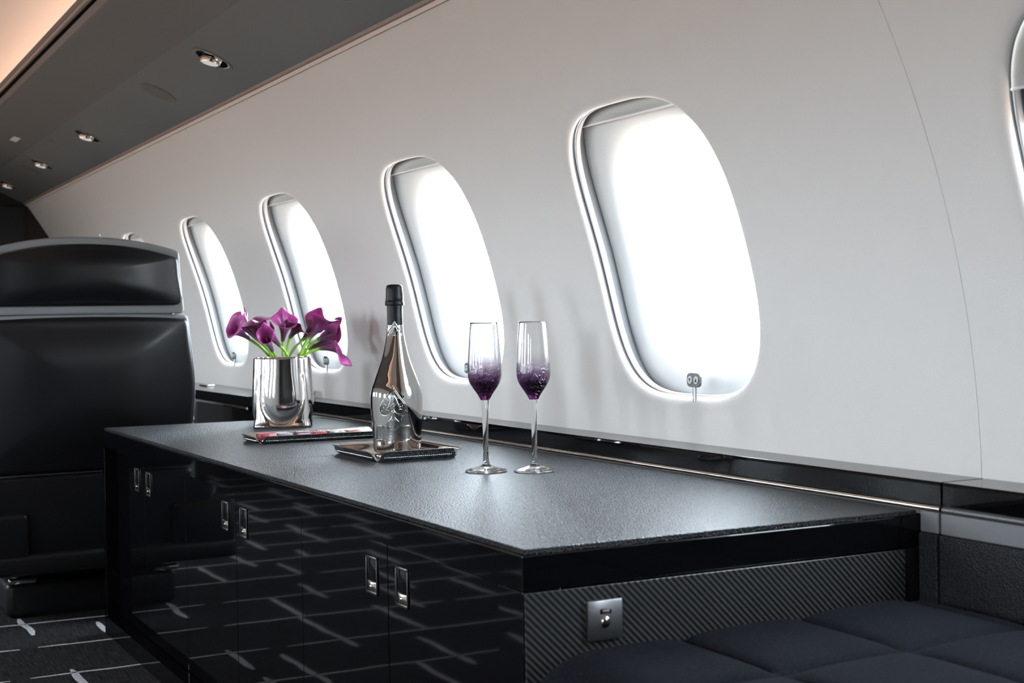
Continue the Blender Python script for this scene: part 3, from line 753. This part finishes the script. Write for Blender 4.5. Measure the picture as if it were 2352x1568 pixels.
def spade(scale, hb, ang, name, off, rt, rfun=None, parent=bt):
    """hb = height of the tip"""
    half = [(0, 0), (22, 42), (55, 92), (90, 138), (108, 178), (106, 212), (84, 234), (50, 234), (18, 214), (4, 196)]
    s_ = scale * K
    def P(x, y, o=off): return onb(x * s_, hb - y * s_, o, ang, rfun)
    pl = bmesh.new()
    ol = [(p.x, p.z) for p in bez([(a, 0, c_) for a, c_ in half], 5)]
    full = ol + [(-x, y) for x, y in ol[::-1]][:-1]
    # raised plate
    cen = (0, 140)
    rings = []
    for q in (1.0, .8, .6, .4, .2, .03): rings.append([P(cen[0] + (x - cen[0]) * q, cen[1] + (y - cen[1]) * q, off * .4) for x, y in full])
    loft(pl, rings, True, False, True); o = obj(name, pl, embm, parent, 0)
    b = bmesh.new()
    tube(b, [P(x, y) for x, y in full] + [P(*full[0])], rt, 6)
    inn = [(x * .88, 18 + y * .87) for x, y in full]; tube(b, [P(x, y) for x, y in inn] + [P(*inn[0])], rt * .6, 6)
    st_l = [(-4, 205), (-10, 245), (-22, 268), (-44, 288)]
    for sg in (1, -1): tube(b, [P(p.x * sg, p.z) for p in bez([(x, 0, y) for x, y in st_l], 4)], rt, 6)
    tube(b, [P(x, 272) for x in range(-16, 17, 4)], rt * .8, 6)
    tube(b, [P(4, 50), P(20, 100), P(38, 150), P(56, 190)], rt * 2.0, 6); tube(b, [P(2, 60), P(-14, 110), P(-30, 155), P(-46, 195)], rt, 6)
    tube(b, [P(-56, 192), P(-36, 196)], rt, 6); tube(b, [P(44, 192), P(68, 190)], rt, 6)
    for cx_, cy_, r0, dr, st in ((-62, 160, 26, 1, 0), (-38, 110, 16, -1, 1), (66, 158, 24, -1, 0), (38, 100, 14, 1, 2), (-10, 172, 22, -1, 1), (14, 150, 16, 1, 3)):
        sp_ = [P(cx_ + r0 * (1 - q/22) * cos(st + dr * q * .42), cy_ + r0 * (1 - q/22) * sin(st + dr * q * .42)) for q in range(18)]
        tube(b, sp_, rt * .7, 6)
    obj('scrollwork', b, bchrome, o, 0)
spade(1.0, (1355 - 815) * K, FE, 'spade_emblem', .0014, .0009)
b = bmesh.new(); nrf = lambda h: 63.5 * K
rings = [[(BX + r_ * K * cos(2*PI*i/64), BY + r_ * K * sin(2*PI*i/64), BZ + h * K) for i in range(64)] for r_, h in ((63, 928 + 8), (66.5, 930 + 10), (64.5, 948), (64, 990), (66, 1005), (65.5, 1010), (62.8, 1012))]
loft(b, rings, True, True, True); obj('neck_band', b, bchrome, bt, 40)
spade(.52, (1355 - 312) * K, math.radians(-112.8 - 4), 'neck_emblem', .0016, .0007, nrf)
# label plate with lettering
pw, ph, hc = 150 * K, 56 * K, (1355 - 1190) * K
UO = -.003
b = bmesh.new()
def pr_(sc): 
    o_ = [(-1, -.85), (-1, .85), (-.93, 1), (-.45, 1), (-.40, 1.12), (-.34, .88), (.34, .88), (.40, 1.12), (.45, 1), (.93, 1), (1, .85), (1, -.85), (.93, -1), (.42, -1), (.30, -1.22), (-.30, -1.22), (-.42, -1), (-.93, -1)]
    res = []
    for i in range(len(o_)):
        a, c_ = o_[i], o_[(i+1) % len(o_)]; m = max(1, int(abs(a[0]-c_[0]) * 14))
        for q in range(m): res.append((a[0] + (c_[0]-a[0])*q/m, a[1] + (c_[1]-a[1])*q/m))
    return [(x * pw * sc, y * ph * sc) for x, y in res]
loft(b, [[onb(UO + x * q, hc + y * q, .0004) for x, y in pr_(1)] for q in (1, .8, .6, .4, .2, .02)], True, False, True)
lp = obj('label_plate', b, engr, bt, 0, label='embossed silver label plate')
b = bmesh.new()
for q in (1, .94): tube(b, [onb(UO + x, hc + y, .0006) for x, y in pr_(q)] + [onb(UO + pr_(q)[0][0], hc + pr_(q)[0][1], .0006)], .0005 if q == 1 else .0003, 5)
obj('border', b, bchrome, lp, 0)
def lettering(txt, size, u0, h0, width, mat, parent, shear=0, off=.0007):
    cu = bpy.data.curves.new('t', 'FONT'); cu.body = txt; cu.size = size; cu.align_x = 'CENTER'; cu.align_y = 'CENTER'; cu.extrude = 0; cu.resolution_u = 3; cu.shear = shear
    to = bpy.data.objects.new('t', cu); COL.objects.link(to); dg = bpy.context.evaluated_depsgraph_get(); me = bpy.data.meshes.new_from_object(to.evaluated_get(dg))
    bpy.data.objects.remove(to); b = bmesh.new(); b.from_mesh(me); bpy.data.meshes.remove(me)
    xs = [v.co.x for v in b.verts]; sc = width / (max(xs) - min(xs))
    for v in b.verts: v.co = Vector(onb(u0 + v.co.x * sc, h0 + v.co.y, off))
    return obj('lettering', b, mat, parent)
lettering('BRUT BLANC DE BLANCS', .0045, UO, hc + .0100, .052, bchrome, lp)
lettering('Champagne', .0085, UO, hc + .0033, .034, bchrome, lp, .35)
lettering('ARMAND DE BRIGNAC', .0068, UO, hc - .0042, .060, bchrome, lp)
lettering('PRODUCE OF FRANCE', .0030, UO, hc - .0098, .044, bchrome, lp)

# ------------------------------------------------------------------ champagne flutes
def flute(x, y, lab, sc=1.0):
    k = 1 / 4949 * sc; z = TOP
    t = thing('champagne_flute', (x, y, z), lab, 'glass', 'champagne flutes on the worktop')
    def Z(v): return z + (1440 - v) * k
    b = bmesh.new()
    out = [(40, 816), (48, 800), (70, 762), (96, 725), (118, 692), (136, 655), (146, 610), (147, 560), (144, 480), (138, 390), (131, 280), (124, 200), (119, 148)]
    inn = [(113, 150), (118, 205), (125, 285), (132, 390), (138, 480), (140, 560), (137, 610), (126, 655), (107, 695), (82, 732), (52, 760), (20, 770), (1, 772)]
    o1 = [(p.x * k, p.z) for p in bez([(a, 0, Z(v)) for a, v in out], 4)]; i1 = [(p.x * k, p.z) for p in bez([(a, 0, Z(v)) for a, v in inn], 4)]
    lathe(b, o1 + [(116 * k, Z(145.5))] + i1, x, y, 64, True, True); bmesh.ops.recalc_face_normals(b, faces=b.faces); obj('bowl', b, bowlm, t, 0, label='clear bowl with purple crackled base')
    b = bmesh.new()
    st = [(39, 817), (37, 835), (33, 880), (29, 940), (25.5, 1020), (23, 1120), (23, 1230), (24, 1310), (27, 1350), (32, 1372)]
    lathe(b, [(p.x * k, p.z) for p in bez([(a, 0, Z(v)) for a, v in st], 4)], x, y, 40, True, True); bmesh.ops.recalc_face_normals(b, faces=b.faces); obj('stem', b, glassm, t, 0)
    b = bmesh.new()
    ft = [(32, 1373), (48, 1384), (80, 1396), (120, 1408), (160, 1418), (178, 1425), (181, 1431), (176, 1437), (150, 1439), (60, 1436), (2, 1434)]
    lathe(b, [(p.x * k, p.z) for p in bez([(a, 0, Z(v)) for a, v in ft], 4)], x, y, 64, True, True); bmesh.ops.recalc_face_normals(b, faces=b.faces); obj('foot', b, glassm, t, 0)
flute(1.1055, 2.229, 'champagne flute with purple crackled base, nearer the silver bottle')
flute(1.1765, 2.181, 'champagne flute with purple crackled base, farther right from the bottle')

# ------------------------------------------------------------------ vase and flowers
VX, VY = 1.167, 3.525
def vase():
    t = thing('chrome_vase', (VX, VY, TOP), 'squarish mirror chrome vase holding purple flowers', 'vase')
    n = 200; H = .178; rings = []; CR, SR = cos(math.radians(-20)), sin(math.radians(-20))
    def sec(h, ins=0):
        t_ = h / H; hw = .0735 - .0080 * t_ + .002 * math.exp(-((t_) / .06) ** 2) - ins
        e = 7.0 - 3.2 * min(1, t_ * 1.3)
        pts = []
        for i in range(n):
            th = 2*PI*i/n
            x, y = oval(hw, hw * .93, th, e)
            # U-shaped rounded belly pushed out of each face, corners left as fins
            a = (th % (PI/2)) - PI/4
            fx = x / hw; face = abs(abs(y) / (hw * .93)) > abs(fx)
            s_ = (x / hw) if face else (y / (hw * .93))
            uw = .70                                  # half width of the U, its round bottom at t_ = .10
            q2 = max(0.0, (.48 - t_) / .38)
            ub = uw * math.sqrt(max(0.0, 1 - q2 ** 2.2)) if t_ > .10 else 0
            dpt = 0
            if ub > 0:
                # distance inside the U outline
                rr_ = math.sqrt((s_ / uw) ** 2 + q2 ** 2.2)
                if rr_ < 1: dpt = .008 * math.sqrt(1 - rr_ ** 2)
                dpt -= .006 * math.exp(-((rr_ - 1.02) / .10) ** 2)
            else:
                rr_ = math.sqrt((s_ / uw) ** 2 + q2 ** 2.2); dpt -= .006 * math.exp(-((rr_ - 1.02) / .10) ** 2)
            v = Vector((x, y)); l = v.length
            nrm = Vector((0, 1 if y > 0 else -1)) if face else Vector((1 if x > 0 else -1, 0))
            v = v + nrm * dpt
            pts.append((VX + v.x * CR - v.y * SR, VY + v.x * SR + v.y * CR, TOP + h))
        return pts
    b = bmesh.new()
    rings.append([(VX + (p[0]-VX)*.2, VY + (p[1]-VY)*.2, TOP + .0006) for p in sec(0)])
    rings.append([(VX + (p[0]-VX)*.97, VY + (p[1]-VY)*.97, TOP + .0006) for p in sec(0)])
    for k in range(61): rings.append(sec(.0025 + (H - .0045) * k / 60))
    rings.append([(p[0], p[1], TOP + H) for p in sec(H, .002)])
    for k in range(12): rings.append([(VX + (p[0]-VX)*.93, VY + (p[1]-VY)*.93, p[2]) for p in sec(H - .002 - k * .008, .004)])
    loft(b, rings, True, True, True); obj('body', b, chrome, t, 0)
vase()
def calla(base, neck, mouth, lab, R=.020, roll=0.0, tip=.016, curl=.35, droop=0.0, stemr=.0036):
    base, neck, mouth = Vector(base), Vector(neck), Vector(mouth)
    t = thing('calla_lily', base, lab, 'flower', 'purple calla lilies in the chrome vase')
    d = (mouth - neck); Ln = d.length; d.normalize()
    mid = (base + neck) / 2 + Vector((0, 0, .002)) - Vector(((neck.x - base.x) * .05, 0, 0))
    b = bmesh.new(); tube(b, bez([base, mid, neck, neck + d * .010], 6), stemr, 12); obj('stem', b, stemm, t, 0)
    a = d.cross(Vector((0, 0, 1)));
    if a.length < .1: a = Vector((1, 0, 0))
    a.normalize(); c_ = a.cross(d).normalized()
    # roll: direction of the pointed lip around the axis
    b = bmesh.new(); lay = b.verts.layers.float.new('s')
    ns, nt_ = 26, 48; grid = []
    for i in range(ns + 1):
        s_ = i / ns; row = []
        for j in range(nt_):
            th = 2*PI*j/nt_; rel = (th - PI + PI) % (2*PI); rel = min(rel, 2*PI - rel)   # angle from the lip
            Lt = Ln * (.80 + .16 * cos(th)) + tip * math.exp(-(rel / .30) ** 2)
            rad = .0045 + (R - .0045) * (.30 * s_ + .70 * s_ ** 2.6)
            wob = 1 + .08 * sin(2 * th + roll * 3) * s_ ** 2 + .05 * sin(5 * th + roll) * s_ ** 4
            fl = curl * R * s_ ** 7 * (1 + .6 * cos(th))
            axl = Lt * s_ - .35 * fl * 1.4
            ang = th + roll
            radial = a * cos(ang) + c_ * sin(ang)
            spiral = 1 - .10 * (j / nt_) * s_
            p = neck + d * axl + radial * (rad * wob * spiral + fl) + Vector((0, 0, -droop * s_ ** 2.5))
            v = b.verts.new(p); v[lay] = min(1, s_ * (.86) + .14 * s_ ** 8); row.append(v)
        grid.append(row)
    for i in range(ns):
        for j in range(nt_):
            k2 = (j + 1) % nt_; b.faces.new((grid[i][j], grid[i][k2], grid[i+1][k2], grid[i+1][j]))
    o = obj('bloom', b, spathe, t, 0)
    sm = o.modifiers.new('thick', 'SOLIDIFY'); sm.thickness = .0007; sm.offset = 0
    b = bmesh.new(); tube(b, [neck + d * Ln * q for q in (.15, .3, .45, .6, .66)], [.0025, .003, .003, .0026, .001], 10); obj('spadix', b, spadm, t, 0)
def F(u, v, dy_=0): return (.9737 + u * .0001503 + .03 * 0 + dy_ * .31, VY + dy_, .0565 - v * .000145 + dy_ * .0)
CAL = [
 ((840, 985, .010), (500, 672, -.005), (165, 370, -.030), 'purple calla lily bloom at the far left of the bunch', dict(R=0.0235, roll=2.6, curl=.55, tip=.012)),
 ((895, 985, .015), (640, 690, .030), (330, 285, .048), 'purple calla lily behind and right of the leftmost bloom', dict(R=0.0213, roll=1.2, curl=.2)),
 ((905, 985, -.005), (660, 690, .006), (585, 235, .006), 'wide-lipped purple calla lily at the top left of the bunch', dict(R=0.0302, roll=.3, curl=.7, tip=.008)),
 ((915, 985, -.012), (650, 690, -.020), (815, 345, -.030), 'lilac-tinted calla lily bloom left of the bunch centre, leaning right', dict(R=0.0235, roll=-.6, curl=.35, tip=.018)),
 ((945, 985, -.028), (900, 890, -.040), (755, 540, -.062), 'small-mouthed calla lily low at the front left', dict(R=0.0179, roll=1.5, curl=.25, tip=.012)),
 ((1165, 985, -.030), (1030, 800, -.035), (815, 520, -.035), 'slim calla lily leaning left whose stem crosses the vase centre', dict(R=0.0162, roll=2.0, curl=.15)),
 ((1080, 985, .0), (1080, 720, -.005), (1140, 260, -.022), 'tall upright calla lily at the centre with open mouth', dict(R=0.0269, roll=1.6, curl=.25, tip=.014)),
 ((1140, 985, .012), (1205, 665, .010), (1400, 400, -.005), 'calla lily right of the centre with mouth turned right', dict(R=0.0235, roll=-.2, curl=.5, tip=.012)),
 ((1190, 985, .020), (1430, 720, .028), (1740, 330, .036), 'ruffled calla lily reaching up on the right', dict(R=0.0225, roll=.9, curl=.5, tip=.016)),
 ((1390, 985, -.010), (1530, 700, -.012), (1860, 325, -.010), 'calla lily on a thick stem at the upper right', dict(R=0.0246, roll=-.5, curl=.6, tip=.022, stemr=.0050)),
 ((1420, 985, .010), (1700, 705, .004), (2130, 560, -.004), 'calla lily at the far right with a squared upturned lip', dict(R=0.0235, roll=1.0, curl=.45, tip=.014)),
 ((1350, 985, .028), (1540, 860, .034), (1960, 720, .056), 'calla lily lying low behind the drooping one', dict(R=0.0213, roll=.5, curl=.3)),
 ((1450, 985, -.015), (1740, 865, -.026), (2160, 860, -.044), 'drooping calla lily at the lower right of the bunch', dict(R=0.0235, roll=-1.4, curl=.45, tip=.024, droop=.010)),
]
def FF(u, v, d_): 
    # a point at depth d_ behind the vase axis
    return (.9787 + (VX - 1.143) + .003 + u * .0001515 + d_ * .33, VY + d_, .0575 - v * .0001465)
for b_, n_, m_, lab, kw in CAL:
    m_ = (1100 + (m_[0] - 1100) * 1.05, m_[1] - 15, m_[2] * 1.5)
    calla(FF(*b_), FF(*n_), FF(*m_), lab, **kw)
